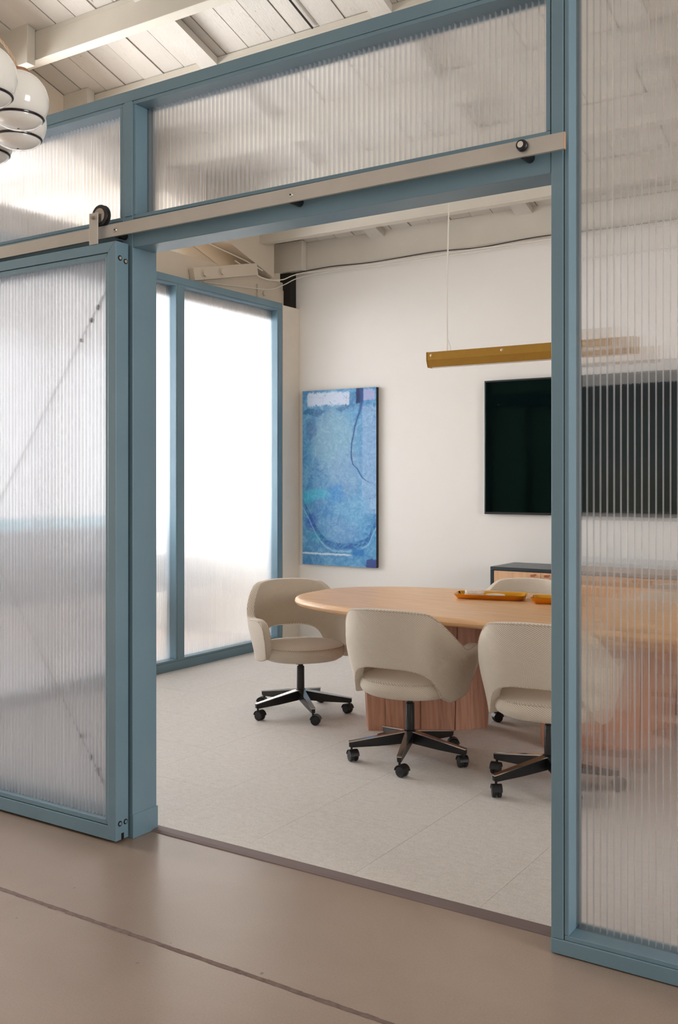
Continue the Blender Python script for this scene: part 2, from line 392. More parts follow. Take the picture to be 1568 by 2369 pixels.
def obj(name, bm, mat, parent=None, smooth=False, bevel=0.0, seg=2, loc=None, rotz=None, kind=None, angle=35):
    bmesh.ops.recalc_face_normals(bm, faces=bm.faces)
    if bevel:
        es = [e for e in bm.edges if len(e.link_faces) == 2 and e.calc_face_angle(0) > R(25)]
        bmesh.ops.bevel(bm, geom=es, offset=bevel, segments=seg, affect='EDGES', profile=0.5, clamp_overlap=True)
    me = bpy.data.meshes.new(name); bm.to_mesh(me); bm.free()
    for mm in (mat if isinstance(mat, (list, tuple)) else [mat]): me.materials.append(mm)
    if smooth:
        for p in me.polygons: p.use_smooth = True
        try: me.set_sharp_from_angle(angle=R(angle))
        except Exception: pass
    o = bpy.data.objects.new(name, me); C.objects.link(o)
    if parent: o.parent = parent
    if loc: o.location = loc
    if rotz is not None: o.rotation_euler = (0, 0, rotz)
    if kind: o['kind'] = kind
    return o

def simple(name, b, mat, parent=None, bevel=0.0, kind=None):
    bm = BM(); box(bm, *b); return obj(name, bm, mat, parent, bevel=bevel, kind=kind)

def empty(name, loc=(0, 0, 0), rotz=0):
    o = bpy.data.objects.new(name, None); C.objects.link(o); o.location = loc; o.rotation_euler = (0, 0, rotz); return o

def tag(o, label, cat, group=None):
    o['label'] = label; o['category'] = cat
    if group: o['group'] = group
    return o

def struct(o): o['kind'] = 'structure'; return o

def like(src, name, loc, parent):
    o = src.copy(); o.name = name; C.objects.link(o); o.parent = parent; o.location = loc; return o

# ================================================================== SETTING
ZC = lambda y: 3.47 + 0.31 * (7.07 - y)          # underside of the sloping roof boards
XW, XE, YS, YN = -10.0, 5.0, -5.0, 7.07
F, B = 2.815, 2.935                                # front and back of the blue partition

# --- floors
fl = struct(empty('floor'))
# concrete in slabs, split along the saw-cut joint that crosses the foreground
for (x0, x1, y0, y1) in ((XW, XE, YS, 2.214), (XW, XE, 2.226, 2.93), (XW, -5.0, 2.93, 7.4)):
    simple('slab', (x0, x1, y0, y1, -0.12, 0.0), M['concrete'], fl)
bm = BM(); n = 220
for i in range(n):
    x = -7.0 + i * 9.0 / n; x2 = x + 9.0 / n
    j = [random.uniform(-0.0025, 0.0025) for _ in range(2)]
    if i % 9 == 0: j[0] -= 0.004
    v = [bm.verts.new(p) for p in ((x, 2.211 + j[0], 0.0006), (x2, 2.211 + random.uniform(-.002, .002), 0.0006), (x2, 2.229, 0.0006), (x, 2.229 + j[1], 0.0006))]
    bm.faces.new(v)
obj('joint_filler', bm, M['crack'], fl)
simple('joint_bed', (XW, XE, 2.214, 2.226, -0.12, -0.004), M['crack'], fl)
simple('subfloor', (-5.0, XE, 2.93, 7.4, -0.12, 0.0), M['seam'], fl)
# pale tiles of the meeting room, 0.5 m wide in staggered courses
g = 0.0006
tile_x = [-4.87 + 0.5 * i for i in range(0, 15)]
first = None
for i, x in enumerate(tile_x):
    off = 0.5 if i % 2 else 0.0
    y = 2.97 - off
    while y < 7.07:
        y0, y1 = max(y, 2.968), min(y + 1.0, 7.07)
        if y1 - y0 > 0.02: simple('tile', (x + g, x + 0.5 - g, y0 + g, y1 - g, -0.006, 0.003), M['carpet'], fl)
        y += 1.0
simple('tile', (-5.0, -4.87 - g, 2.968, 7.07, -0.006, 0.003), M['carpet'], fl)
bm = BM(); prism(bm, [(-2.80, 2.914, 0.0), (-2.80, 2.916, 0.003), (-2.80, 2.93, 0.007), (-2.80, 2.968, 0.008), (-2.80, 2.975, 0.004), (-2.80, 2.975, 0.0)], (1.78, 0, 0))
struct(obj('trim_1', bm, M['threshold'])) ['label'] = 'brown rubber threshold strip'

# --- far wall, plain outer shell
wn = struct(empty('wall_north'))
simple('plaster_face', (-5.085, XE, YN, YN + 0.14, 0, 3.262), M['plaster'], wn)
simple('upper_backing', (XW, XE, YN + 0.05, YN + 0.2, 0, 3.6), M['beam'], wn)
struct(simple('trim_3', (-5.05, -4.985, 6.826, 7.068, 0, 2.935), M['plaster2'], bevel=0.004))
struct(simple('dark_hole_block', (-5.13, -5.02, 6.98, 7.068, 2.9, 3.25), M['dark']))  # solid block coloured dark to stand for the shaded hole above the board
for z in (3.19, 2.90, 2.60, 2.34, 2.31, 2.02):                       # little nail heads down the corner
    bm = BM(); cyl(bm, (-5.055 + 0.01 + (z - 2.6) * .03, 7.064, z), (-5.055 + 0.01 + (z - 2.6) * .03, 7.072, z), 0.006, n=8); obj('nail', bm, M['dark'], wn)
struct(simple('baseboard_north', (-5.0, XE, 7.055, 7.072, 0.003, 0.05), M['plaster']))
we = struct(empty('wall_east'))
simple('plaster_face', (XE, XE + 0.15, 2.9, 7.3, 0, 4.9), M['shell_wall'], we)
simple('sill_wall', (XE, XE + 0.15, YS, 2.9, 0, 0.9), M['shell_wall'], we)
simple('lintel', (XE, XE + 0.15, YS, 2.9, 3.5, 7.3), M['shell_wall'], we)
simple('pier', (XE, XE + 0.15, YS, 0.2, 0.9, 3.5), M['shell_wall'], we)
wr = struct(empty('wall_south'))
simple('sill_wall', (XW, XE, YS - 0.15, YS, 0, 1.6), M['shell_wall'], wr)
simple('lintel', (XW, XE, YS - 0.15, YS, 4.1, 7.4), M['shell_wall'], wr)
simple('pier', (XW, -6.6, YS - 0.15, YS, 1.6, 4.1), M['shell_wall'], wr)
simple('pier', (-1.8, XE, YS - 0.15, YS, 1.6, 4.1), M['shell_wall'], wr)
ww = struct(empty('wall_west'))
simple('sill_wall', (XW - 0.15, XW, YS, 7.3, 0, 0.9), M['shell_wall'], ww)
simple('lintel', (XW - 0.15, XW, YS, 7.3, 3.1, 7.4), M['shell_wall'], ww)
simple('pier', (XW - 0.15, XW, YS, 1.5, 0.9, 3.1), M['shell_wall'], ww)
for y in (3.3, 5.2):
    simple('mullion', (XW + 0.1, XW + 0.2, y - 0.05, y + 0.05, 0.9, 3.1), M['shell_wall'], ww)

# --- roof: boards, beams, battens
ce = struct(empty('ceiling'))
def slope_box(bm, x0, x1, ya, yb, d0, d1):
    """box following the roof slope; d0..d1 = depth below (+) the board underside"""
    p = [(x0, ya, ZC(ya) - d1), (x1, ya, ZC(ya) - d1), (x1, yb, ZC(yb) - d1), (x0, yb, ZC(yb) - d1), (x0, ya, ZC(ya) - d0), (x1, ya, ZC(ya) - d0), (x1, yb, ZC(yb) - d0), (x0, yb, ZC(yb) - d0)]
    v = [bm.verts.new(q) for q in p]
    for f in ((3, 2, 1, 0), (4, 5, 6, 7), (0, 1, 5, 4), (1, 2, 6, 5), (2, 3, 7, 6), (3, 0, 4, 7)): bm.faces.new([v[i] for i in f])
bm = BM(); slope_box(bm, XW - 0.2, XE + 0.2, YS - 0.2, 7.35, -0.10, -0.04); obj('light_block_slab', bm, M['dark'], ce)  # backing slab added above the boards to block light
x = -5.45 - 0.18 * 26
while x < 5.1:
    near = -5.8 < x < 0.2
    cuts = [YS - 0.1, 4.31, 4.91, 6.63, 7.3] if near else [YS - 0.1, 7.3]
    for ya, yb in zip(cuts, cuts[1:]):
        gap = random.uniform(0.0025, 0.0085); dz = random.uniform(-0.004, 0.004)
        bm = BM(); slope_box(bm, x + gap, x + 0.18 - random.uniform(0.0005, 0.003), ya, yb, -0.03, dz)
        obj('plank', bm, M['boards'], ce)
    x += 0.18
for y0 in (4.265, 4.87, 5.47, 6.03, 6.59, 3.66, 3.06, 2.46, 1.86, 1.26, 0.66, 0.06, -0.54, -1.14, -2.34, -3.54):
    simple('beam', (-5.44, XE, y0, y0 + 0.085, ZC(y0) - 0.192, ZC(y0) - 0.002 - 0.03), M['beam'], ce, bevel=0.004)
    bm = BM(); slope_box(bm, -5.44, XE, y0 + 0.0005, y0 + 0.0845, 0.004, 0.06); obj('beam_cleat', bm, M['beam'], ce)
    simple('beam', (XW, -5.75, y0, y0 + 0.085, ZC(y0) - 0.192, ZC(y0) - 0.032), M['beam'], ce)
simple('beam', (-5.17, XE, 7.0, 7.14, 3.257, 3.492), M['beam'], ce, bevel=0.004)
for xb in (-4.21, -2.915, -1.62, -0.325):
    for ya, yb in ((4.35, 4.87), (4.955, 5.47), (5.555, 6.03), (6.675, 7.0), (3.745, 4.265)):
        bm = BM(); slope_box(bm, xb, xb + 0.13, ya, yb, 0.004, 0.052); obj('batten', bm, M['boards'], ce)
for x0, x1, y0, y1, z0, z1 in ((-5.44, -5.10, 4.20, 4.264, 4.11, 4.365), (-5.44, -5.20, 4.80, 4.869, 3.95, 4.175), (-5.17, -4.86, 6.93, 6.999, 3.245, 3.50)):
    simple('end_block', (x0, x1, y0, y1, z0, z1), M['beam'], ce, bevel=0.004)
# truss over the side partition
tr = struct(empty('truss'))
bm = BM(); slope_box(bm, -5.75, -5.44, YS, 7.05, 0.004, 0.36); obj('top_chord', bm, M['truss'], tr)
bm = BM(); slope_box(bm, -5.42, -5.06, 5.45, 6.80, 0.03, 0.385); obj('bolster', bm, M['truss'], tr, bevel=0.004)
simple('bottom_chord', (-5.32, -5.10, 2.0, 7.0, 2.80, 3.165), M['truss'], tr, bevel=0.004)
ang = math.atan2(3.251 - 3.067, 6.536 - 5.74)
T = Matrix.Translation((-5.065, 6.15, 3.11)) @ Matrix.Rotation(ang, 4, 'X')
bm = BM(); box(bm, -0.032, 0.022, -0.415, 0.405, -0.05, 0.05, T); obj('splice_plate', bm, M['truss'], tr, bevel=0.004)
for yb, zb in ((-0.30, -0.003), (-0.085, 0.0)):
    bm = BM(); a = T @ Vector((0.02, yb, zb)); cyl(bm, a, a + Vector((0.006, 0, 0)), 0.034, n=20); cyl(bm, a, a + Vector((0.024, 0, 0)), 0.025, n=6)
    obj('bolt', bm, M['truss'], tr)
simple('chord_plate', (-5.10, -5.085, 6.60, 6.97, 2.90, 3.09), M['truss'], tr)
bm = BM(); cyl(bm, (-5.086, 6.68, 3.02), (-5.07, 6.68, 3.02), 0.02, n=6); obj('bolt', bm, M['truss'], tr)
bm = BM(); slope_box(bm, -5.435, -5.425, 5.92, 6.98, 0.02, 0.75); obj('light_stop_board', bm, M['truss'], tr)  # board added in the truss gap to keep west light off the bolster
simple('web_strut', (-5.75, -5.55, 3.4, 3.6, 3.1, 4.3), M['truss'], tr)

# ================================================================== BLUE PARTITION
FR = dict(bevel=0.0025)
wf = struct(empty('wall_front'))
XL = -4.99
simple('top_rail', (XL - 0.12, 2.6, F, B, 2.927, 2.971), M['blue'], wf, **FR)
simple('post', (-2.849, -2.792, F, B + 0.015, 0.0, 2.925), M['blue'], wf, **FR)
simple('post_foot', (-2.852, -2.788, F - 0.001, B + 0.02, 0.0, 0.095), M['blue'], wf, **FR)
simple('cover_strip', (-2.833, -2.794, F - 0.005, F + 0.002, 2.47, 2.925), M['blue'], wf, bevel=0.0015)
simple('post', (-1.061, -1.0225, F, B, 0.049, 2.925), M['blue'], wf, **FR)
simple('header', (-2.7915, -1.0615, F + 0.0015, B, 2.345, 2.458), M['blue'], wf, **FR)
simple('header', (XL, -2.8495, F + 0.0015, B, 2.345, 2.458), M['blue'], wf, **FR)
simple('base_plate', (-1.063, 2.6, F, B, 0.003, 0.0485), M['blue'], wf, bevel=0.003)
simple('base_plate', (XL, -2.85, F, B, 0.0, 0.0485), M['blue'], wf, bevel=0.003)
simple('post', (XL - 0.12, XL, F, B + 0.01, 0.0, 2.926), M['blue'], wf, **FR)
simple('post', (1.10, 1.16, F, B, 0.0485, 2.926), M['blue'], wf, **FR)

def ring_frame(parent, plane, a0, a1, z0, z1, t, d0, d1, name='sash'):
    """four sash pieces around an opening; plane 'y' (front wall) or 'x' (side wall)"""
    for (p0, p1, q0, q1) in ((a0, a1, z1 - t, z1), (a0, a1, z0, z0 + t), (a0, a0 + t, z0 + t + .0006, z1 - t - .0006), (a1 - t, a1, z0 + t + .0006, z1 - t - .0006)):
        bb = (p0, p1, d0, d1, q0, q1) if plane == 'y' else (d0, d1, p0, p1, q0, q1)
        simple(name, bb, M['blue'], parent, bevel=0.0015)

def ribbed_pane(parent, plane, a0, a1, z0, z1, d, mode, t=0.020, pitch=0.0205):
    """twin-wall sheet: two skins joined by ribs every 20 mm"""
    sm = M['poly_x'] if plane == 'y' else M['poly_y']
    bm = BM()
    for dd, s in ((d, 1), (d + t, -1)):
        q = [(a0, z0), (a1, z0), (a1, z1), (a0, z1)]
        v = [bm.verts.new((a, dd, z) if plane == 'y' else (dd, a, z)) for a, z in q]
        f = bm.faces.new(v); f.normal_update()
        want = Vector((0, -s, 0)) if plane == 'y' else Vector((-s, 0, 0))
        if f.normal.dot(want) < 0: f.normal_flip()
    me = bpy.data.meshes.new('pane'); bm.to_mesh(me); bm.free(); me.materials.append(sm)
    pane = bpy.data.objects.new('pane', me); C.objects.link(pane); pane.parent = parent
    n = int((a1 - a0) / pitch)
    st = a0 + ((a1 - a0) - (n - 1) * pitch) / 2
    def onerib(bm, c):
        q = [(d + .0006, z0), (d + t - .0006, z0), (d + t - .0006, z1), (d + .0006, z1)]     # a web well under a millimetre thick
        bm.faces.new([bm.verts.new((c, a, z) if plane == 'y' else (a, c, z)) for a, z in q])
    if mode == 'each':
        bm = BM(); onerib(bm, 0); r0 = obj('rib', bm, M['rib'], pane)
        for i in range(n):
            loc = (st + i * pitch, 0, 0) if plane == 'y' else (0, st + i * pitch, 0)
            if i == 0: r0.location = loc
            else: like(r0, 'rib', loc, pane)
    else:
        bm = BM()
        for i in range(n): onerib(bm, st + i * pitch)
        obj('ribs', bm, M['rib'], pane, kind='stuff')
    return pane

G = 2.880                                             # front skin of the fixed panes
def window(nm, label, a0, a1, z0, z1, mode, plane='y', t=0.014, d0=F + 0.002, d1=B - 0.005, g=G):
    wd = struct(empty(nm)); wd['label'] = label
    ring_frame(wd, plane, a0, a1, z0, z1, t, d0, d1)
    ribbed_pane(wd, plane, a0 + t - .004, a1 - t + .004, z0 + t - .004, z1 - t + .004, g, mode)
    return wd
window('window_1', 'long ribbed polycarbonate transom above the doorway', -2.7915, -1.0635, 2.459, 2.926, 'each')
window('window_2', 'ribbed polycarbonate transom left of the doorway post', XL, -2.8505, 2.459, 2.926, 'stuff')
window('window_3', 'tall ribbed polycarbonate panel right of the doorway', -1.020, 1.0995, 0.0495, 2.926, 'each')
window('window_4', 'fixed ribbed panel behind the sliding door', XL, -2.8505, 0.0495, 2.344, 'stuff', t=0.03)
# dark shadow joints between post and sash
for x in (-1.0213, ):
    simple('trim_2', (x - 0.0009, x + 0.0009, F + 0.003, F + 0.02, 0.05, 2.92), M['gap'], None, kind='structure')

# side partition
wl = struct(empty('wall_left'))
X0, X1 = XL - 0.12, XL
simple('top_rail', (X0, X1, B + 0.012, 6.823, 2.895, 2.949), M['blue'], wl, **FR)
simple('base_plate', (X0, X1, B + 0.012, 6.823, 0.003, 0.07), M['blue'], wl, **FR)
for y in (5.497, 4.24): simple('post', (X0, X1, y, y + 0.064, 0.0705, 2.8945), M['blue'], wl, **FR)
simple('post', (X0, X1, 6.768, 6.823, 0.0705, 2.8945), M['blue'], wl, **FR)
for k, (a, b_, lab) in enumerate(((5.5615, 6.7675, 'side ribbed panel nearest the corner beside the painting'), (4.3045, 5.4965, 'side ribbed panel half hidden by the doorway post'), (2.95, 4.2395, 'side ribbed panel behind the sliding door'))):
    wd = struct(empty('window_%d' % (5 + k))); wd['label'] = lab
    ring_frame(wd, 'x', a, b_, 0.071, 2.894, 0.014, X0 + 0.005, X1 - 0.002)
    ribbed_pane(wd, 'x', a + .01, b_ - .01, 0.081, 2.884, XL - 0.08, 'stuff')

# ================================================================== SLIDING DOOR
dr = struct(empty('door_1', (-3.677, 2.77, 0.008))); dr['label'] = 'blue framed sliding door of ribbed polycarbonate, slid open'
DX0, DX1, DF, DB = -4.55, -2.804, 2.735, 2.803
def local(b, o): return (b[0] - o.location.x, b[1] - o.location.x, b[2] - o.location.y, b[3] - o.location.y, b[4] - o.location.z, b[5] - o.location.z)
def dbox(name, b, mat, bevel=0.002): return simple(name, local(b, dr), mat, dr, bevel=bevel)
# outer frame with mitred corners
def mitred(name, corners, y0, y1, par, mat):
    o0, o1 = corners
    (ax, az, bx, bz), (cx_, cz, dx_, dz) = o0, o1      # outer rect, inner rect
    L = dr.location
    P = lambda x, z: (x - L.x, y0 - L.y, z - L.z)
    for quad in (((ax, bz), (bx, bz), (dx_, dz), (cx_, dz)), ((ax, az), (cx_, cz), (dx_, cz), (bx, az)), ((ax, az), (ax, bz), (cx_, dz), (cx_, cz)), ((bx, az), (dx_, cz), (dx_, dz), (bx, bz))):
        bm = BM(); prism(bm, [P(*q) for q in quad], (0, y1 - y0, 0)); obj(name, bm, mat, par, bevel=0.0018)
mitred('frame_rail', ((DX0, 0.010, DX1, 2.357), (DX0 + 0.044, 0.064, DX1 - 0.044, 2.318)), DF, DB, dr, M['blue'])
mitred('glazing_bead', ((DX0 + 0.0465, 0.0668, DX1 - 0.0465, 2.3152), (DX0 + 0.061, 0.086, DX1 - 0.061, 2.297)), DF + 0.0035, DB - 0.004, dr, M['blue'])
dp = empty('pane_holder'); C.objects.unlink(dp); bpy.data.objects.remove(dp)
pn = ribbed_pane(dr, 'y', DX0 + 0.055, DX1 - 0.055, 0.08, 2.302, DF + 0.022, 'stuff')
pn.location = -dr.location
for z0, rows in ((2.292, 1), (0.087, 1)):
    for yy, dz in ((2.757, 0.018), (2.787, 0.010)):
        bm = BM(); z = (2.275 if z0 > 1 else 0.075) + (dz if z0 > 1 else 0.0)
        cyl(bm, (DX1 - 0.001, yy, z), (DX1 + 0.0015, yy, z), 0.0105, n=20)
        o = obj('bolt_washer', bm, M['black_metal'], dr, smooth=True); o.location = -dr.location
        bm = BM(); cyl(bm, (DX1 + 0.0012, yy, z), (DX1 + 0.003, yy, z), 0.0062, n=16)
        h = obj('bolt_head', bm, M['blue'] if z0 < 1 else M['steel'], o)
dbox('floor_guide_slot', (DX1 - 0.02, DX1 + 0.0008, 2.764, 2.778, 0.0095, 0.035), M['black_metal'], 0)
# anti-sag brace wires with turnbuckles behind the pane
xa, xb = DX0 + 0.05, DX1 - 0.05
for za, zb in ((0.12, 2.25), (2.25, 0.12)):
    bm = BM(); cyl(bm, (xa, DB - 0.012, za), (xb, DB - 0.012, zb), 0.0022, n=6)
    o = obj('brace_wire', bm, M['cable_steel'], dr); o.location = -dr.location
    d = Vector((xb - xa, 0, zb - za)); L_ = d.length; d.normalize(); e = Vector((xb, DB - 0.012, zb))
    for s0, s1, rr in ((0.05, 0.16, 0.004), (0.16, 0.175, 0.009), (0.22, 0.235, 0.009), (0.32, 0.33, 0.008)):
        bm = BM(); cyl(bm, e - d * s0, e - d * s1, rr, n=8); obj('turnbuckle', bm, M['cable_steel'], o)
# hanger strap and roller
for hx in (-2.9245, -4.43):
    bm = BM(); box(bm, hx - 0.0235, hx + 0.0235, DF - 0.004, DF + 0.002, 2.357, 2.482)
    s = obj('hanger_strap', bm, M['steel'], dr, bevel=0.0012); s.location = -dr.location
    bm = BM(); lathe(bm, [(0.008, -0.011), (0.042, -0.011), (0.044, -0.008), (0.038, -0.003), (0.038, 0.003), (0.044, 0.008), (0.042, 0.011), (0.008, 0.011)], 32, Matrix.Translation((hx + .018, DF + 0.022, 2.472)) @ Matrix.Rotation(R(90), 4, 'X'))
    wq = obj('roller_wheel', bm, M['black_metal'], dr, smooth=True); wq.location = -dr.location
    bm = BM(); cyl(bm, (hx, DF - 0.012, 2.462), (hx, DF - 0.003, 2.462), 0.0085, n=6); cyl(bm, (hx, DF - 0.015, 2.462), (hx, DF - 0.011, 2.462), 0.005, n=12)
    obj('roller_bolt', bm, M['chrome'], s)
    bm = BM(); lathe(bm, [(0.024, -0.0125), (0.029, -0.0125), (0.029, 0.0125), (0.024, 0.0125)], 28, Matrix.Translation((hx + .018, DF + 0.022, 2.472)) @ Matrix.Rotation(R(90), 4, 'X')); obj('bearing', bm, M['chrome'], wq, smooth=True)

# track
tk = tag(empty('sliding_door_track', (-2.75, 2.766, 2.40)), 'long flat steel door track bolted across the blue partition', 'track')
def tloc(o): o.location = -tk.location; return o
bm = BM(); prism(bm, [(-4.9, 2.760, 2.375), (-1.002, 2.760, 2.391), (-1.002, 2.760, 2.441), (-4.9, 2.760, 2.425)], (0, 0.011, 0)); tloc(obj('rail', bm, M['steel'], tk, bevel=0.001))
bm = BM(); box(bm, -1.0019, -0.999, 2.7602, 2.7710, 2.3915, 2.4407); tloc(obj('sawn_end', bm, M['brass_steel'], tk))
bm = BM(); box(bm, -4.9, -2.83, 2.776, 2.80, 2.366, 2.372); tloc(obj('brush_strip', bm, M['gap'], tk))
for bx in (-2.834, -1.983, -1.128, -3.70, -4.5):
    z = 2.408 + (bx + 2.9) * 0.004
    bm = BM(); lathe(bm, [(0.003, -0.0025), (0.0085, -0.0022), (0.0095, 0.0)], 18, Matrix.Translation((bx, 2.7598, z)) @ Matrix.Rotation(R(-90), 4, 'X')); o = tloc(obj('track_bolt', bm, M['chrome'], tk, smooth=True))
    bm = BM(); cyl(bm, (bx, 2.7565, z), (bx, 2.7572, z), 0.0036, n=6); obj('hex_socket', bm, M['black_metal'], o)
    bm = BM(); cyl(bm, (bx, 2.771, z - 0.014), (bx, 2.816, z - 0.014), 0.016, n=20); tloc(obj('spacer', bm, M['black_metal'], tk, smooth=True))
bm = BM(); lathe(bm, [(0.012, 0), (0.0175, 0.003), (0.0175, 0.010), (0.015, 0.013), (0.015, 0.018)], 24, Matrix.Translation((-1.128, 2.7595, 2.421)) @ Matrix.Rotation(R(90), 4, 'X')); o = tloc(obj('stop_bumper', bm, M['black_plastic'], tk, smooth=True))
bm = BM(); cyl(bm, (-1.128, 2.743, 2.421), (-1.128, 2.7385, 2.421), 0.0095, n=18); o2 = obj('stop_bolt', bm, M['chrome'], o, smooth=True)

# ================================================================== GLOBE PENDANTS
def globe(label, loc, hook):
    t = tag(empty('globe_pendant', loc), label, 'pendant lamp', 'opal globes hanging in a cluster')
    r = 0.1; prof = [(r * math.sin(a), r * math.cos(a)) for a in [R(14 + 4 * k) for k in range(0, 29)]]
    lo = prof[-1]
    bm = BM(); lathe(bm, prof, 40, cap=False)
    obj('globe', bm, M['opal'], t, smooth=True, angle=80)
    zr, rr = lo[1], lo[0]
    bm = BM(); q = [(rr * math.cos(a) , zr - 0.035 * math.sin(a)) for a in [R(90 * k / 9) for k in range(0, 9)]] ; q[0] = (rr - .002, zr); q.append((0.004, zr - 0.035)); lathe(bm, q, 40, cap=False)
    obj('lens', bm, M['opal'], t, smooth=True, angle=80)
    bm = BM(); tube(bm, [((rr + 0.001) * math.cos(2 * math.pi * k / 48), (rr + 0.001) * math.sin(2 * math.pi * k / 48), zr) for k in range(48)], 0.0042, 8, True); obj('ring', bm, M['ring'], t, smooth=True)
    bm = BM(); lathe(bm, [(0.036, 0.092), (0.037, 0.099), (0.034, 0.1035), (0.006, 0.106)], 28); obj('cap', bm, M['cap'], t, smooth=True)
    h = Vector(hook) - Vector(loc); s = Vector((0, 0, 0.104))
    P_ = [s, s + Vector((-0.016, -0.011, 0.045)), s + Vector((-0.055, -0.036, 0.108)), s + Vector((-0.15, -0.10, 0.24)), h - (h - s) * 0.3, h]
    P_ = [P_[0]] + P_ + [P_[-1]]; mid = []
    for i in range(1, len(P_) - 2):
        for k in range(24):
            t2 = k / 24; a, b2, c, d = P_[i - 1:i + 3]
            mid.append(0.5 * ((2 * b2) + (c - a) * t2 + (2 * a - 5 * b2 + 4 * c - d) * t2 * t2 + (3 * b2 - a - 3 * c + d) * t2 ** 3))
    mid.append(P_[-1])
    for ph in (0, math.pi):
        L_ = 0; pts = []
        for k, p in enumerate(mid):
            if k: L_ += (p - mid[k - 1]).length
            a = ph + L_ * 150
            pts.append(p + Vector((math.cos(a), math.sin(a), 0.3 * math.sin(a))) * 0.0024)
        bm = BM(); tube(bm, pts, 0.0024, 6); obj('rope', bm, M['rope'], t, smooth=True)
    return t
HK = Vector((-3.06, 1.94, ZC(1.94) - 0.2))
globe('white globe lamp at the right of the cluster, wooden cap and rope showing', (-2.699, 2.185, 2.701), HK)
globe('white globe lamp tucked directly below the capped right-hand globe', (-2.866, 2.318, 2.702), HK + Vector((.02, .03, 0)))
globe('upper white globe lamp beside the capped one, cut by the left edge', (-2.619, 1.993, 2.698), HK + Vector((-.03, -.02, 0)))
globe('lowest white globe lamp, only its ringed underside showing at the left edge', (-3.110, 2.373, 2.707), HK + Vector((-.02, .03, 0)))
bm = BM(); lathe(bm, [(0.06, 0), (0.06, 0.02), (0.02, 0.03)], 24, Matrix.Translation((-3.06, 1.94, ZC(1.94) - 0.225)))
tag(obj('ceiling_canopy', bm, M['cap'], smooth=True), 'round wooden canopy holding the globe ropes under a roof beam', 'ceiling rose')

# ================================================================== FAR WALL THINGS
art = tag(empty('canvas_painting', (-4.55, 7.07, 0.69)), 'tall abstract blue resin painting with black edges on the white wall', 'painting')
bm = BM(); box(bm, -0.372, 0.378, -0.04, -0.002, 0.0, 1.512); obj('stretcher', bm, M['canvas_side'], art, bevel=0.002)
bm = BM(); v = [bm.verts.new(p) for p in ((-0.372, -0.0412, 0.0), (0.378, -0.0412, 0.0), (0.378, -0.0412, 1.512), (-0.372, -0.0412, 1.512))]
f = bm.faces.new(v); uv = bm.loops.layers.uv.new('UVMap')
for l, q in zip(f.loops, ((0, 0), (1, 0), (1, 1), (0, 1))): l[uv].uv = q
obj('painted_surface', bm, M['painting'], art)

tv = tag(empty('television', (-2.272, 7.07, 1.16)), 'large black flat television on the white wall above the cabinet', 'television')
bm = BM(); box(bm, -0.915, 0.915, -0.055, -0.02, 0.0, 1.036); obj('bezel', bm, M['tv_frame'], tv, bevel=0.003)
bm = BM(); box(bm, -0.902, 0.902, -0.0562, -0.054, 0.018, 1.023); obj('screen', bm, M['screen'], tv)
bm = BM(); box(bm, -0.3, 0.3, -0.02, -0.002, 0.3, 0.75); obj('wall_bracket', bm, M['black_metal'], tv)

cb = tag(empty('cabinet', (-2.21, 6.84, 0)), 'low dark navy credenza with peach wood doors under the television', 'cabinet')
W, D0, D1, TZ = 0.747, -0.225, 0.228, 0.792
th = 0.024
for nm, b_ in (('top_panel', (-W, W, D0, D1, TZ - th, TZ)), ('side_panel', (-W, -W + th, D0, D1, 0.12, TZ - th - .0005)), ('side_panel', (W - th, W, D0, D1, 0.12, TZ - th - .0005)), ('bottom_panel', (-W + th, W - th, D0, D1, 0.12, 0.145)), ('back_panel', (-W + th, W - th, D1 - .02, D1 - .002, 0.145, TZ - th))):
    bm = BM(); box(bm, *b_); obj(nm, bm, M['navy'], cb, bevel=0.0015)
for sx in (-W + 0.06, W - 0.06):
    for sy in (D0 + 0.05, D1 - 0.06):
        bm = BM(); cyl(bm, (sx, sy, 0.003), (sx, sy, 0.12), 0.012, 0.018, 14); obj('leg', bm, M['navy'], cb, smooth=True)
dw = (2 * W - 2 * th - 0.012) / 4
for k in range(4):
    x0 = -W + th + 0.003 + k * (dw + 0.002)
    bm = BM(); box(bm, x0, x0 + dw, D0 + 0.003, D0 + 0.021, 0.148, TZ - th - 0.004); d_ = obj('door', bm, M['veneer'], cb, bevel=0.001)
    hx = x0 + dw - 0.05 if k % 2 == 0 else x0 + 0.05
    bm = BM(); box(bm, hx - 0.016, hx + 0.016, D0 - 0.022, D0 + 0.004, TZ - th - 0.022, TZ - th - 0.017); box(bm, hx - 0.016, hx + 0.016, D0 - 0.025, D0 - 0.020, TZ - th - 0.034, TZ - th - 0.017)
    obj('leather_pull', bm, M['leather'], d_, bevel=0.001)

ou = tag(empty('wall_outlet', (-4.36, 7.07, 0.46)), 'small white wall outlet with plug low on the wall behind the table', 'outlet')
bm = BM(); box(bm, -0.035, 0.035, -0.008, 0, -0.055, 0.055); obj('cover_plate', bm, M['white_plastic'], ou, bevel=0.003)
bm = BM(); box(bm, -0.07, -0.03, -0.05, -0.008, 0.018, 0.05); obj('plug', bm, M['blue_plastic'], ou, bevel=0.004)

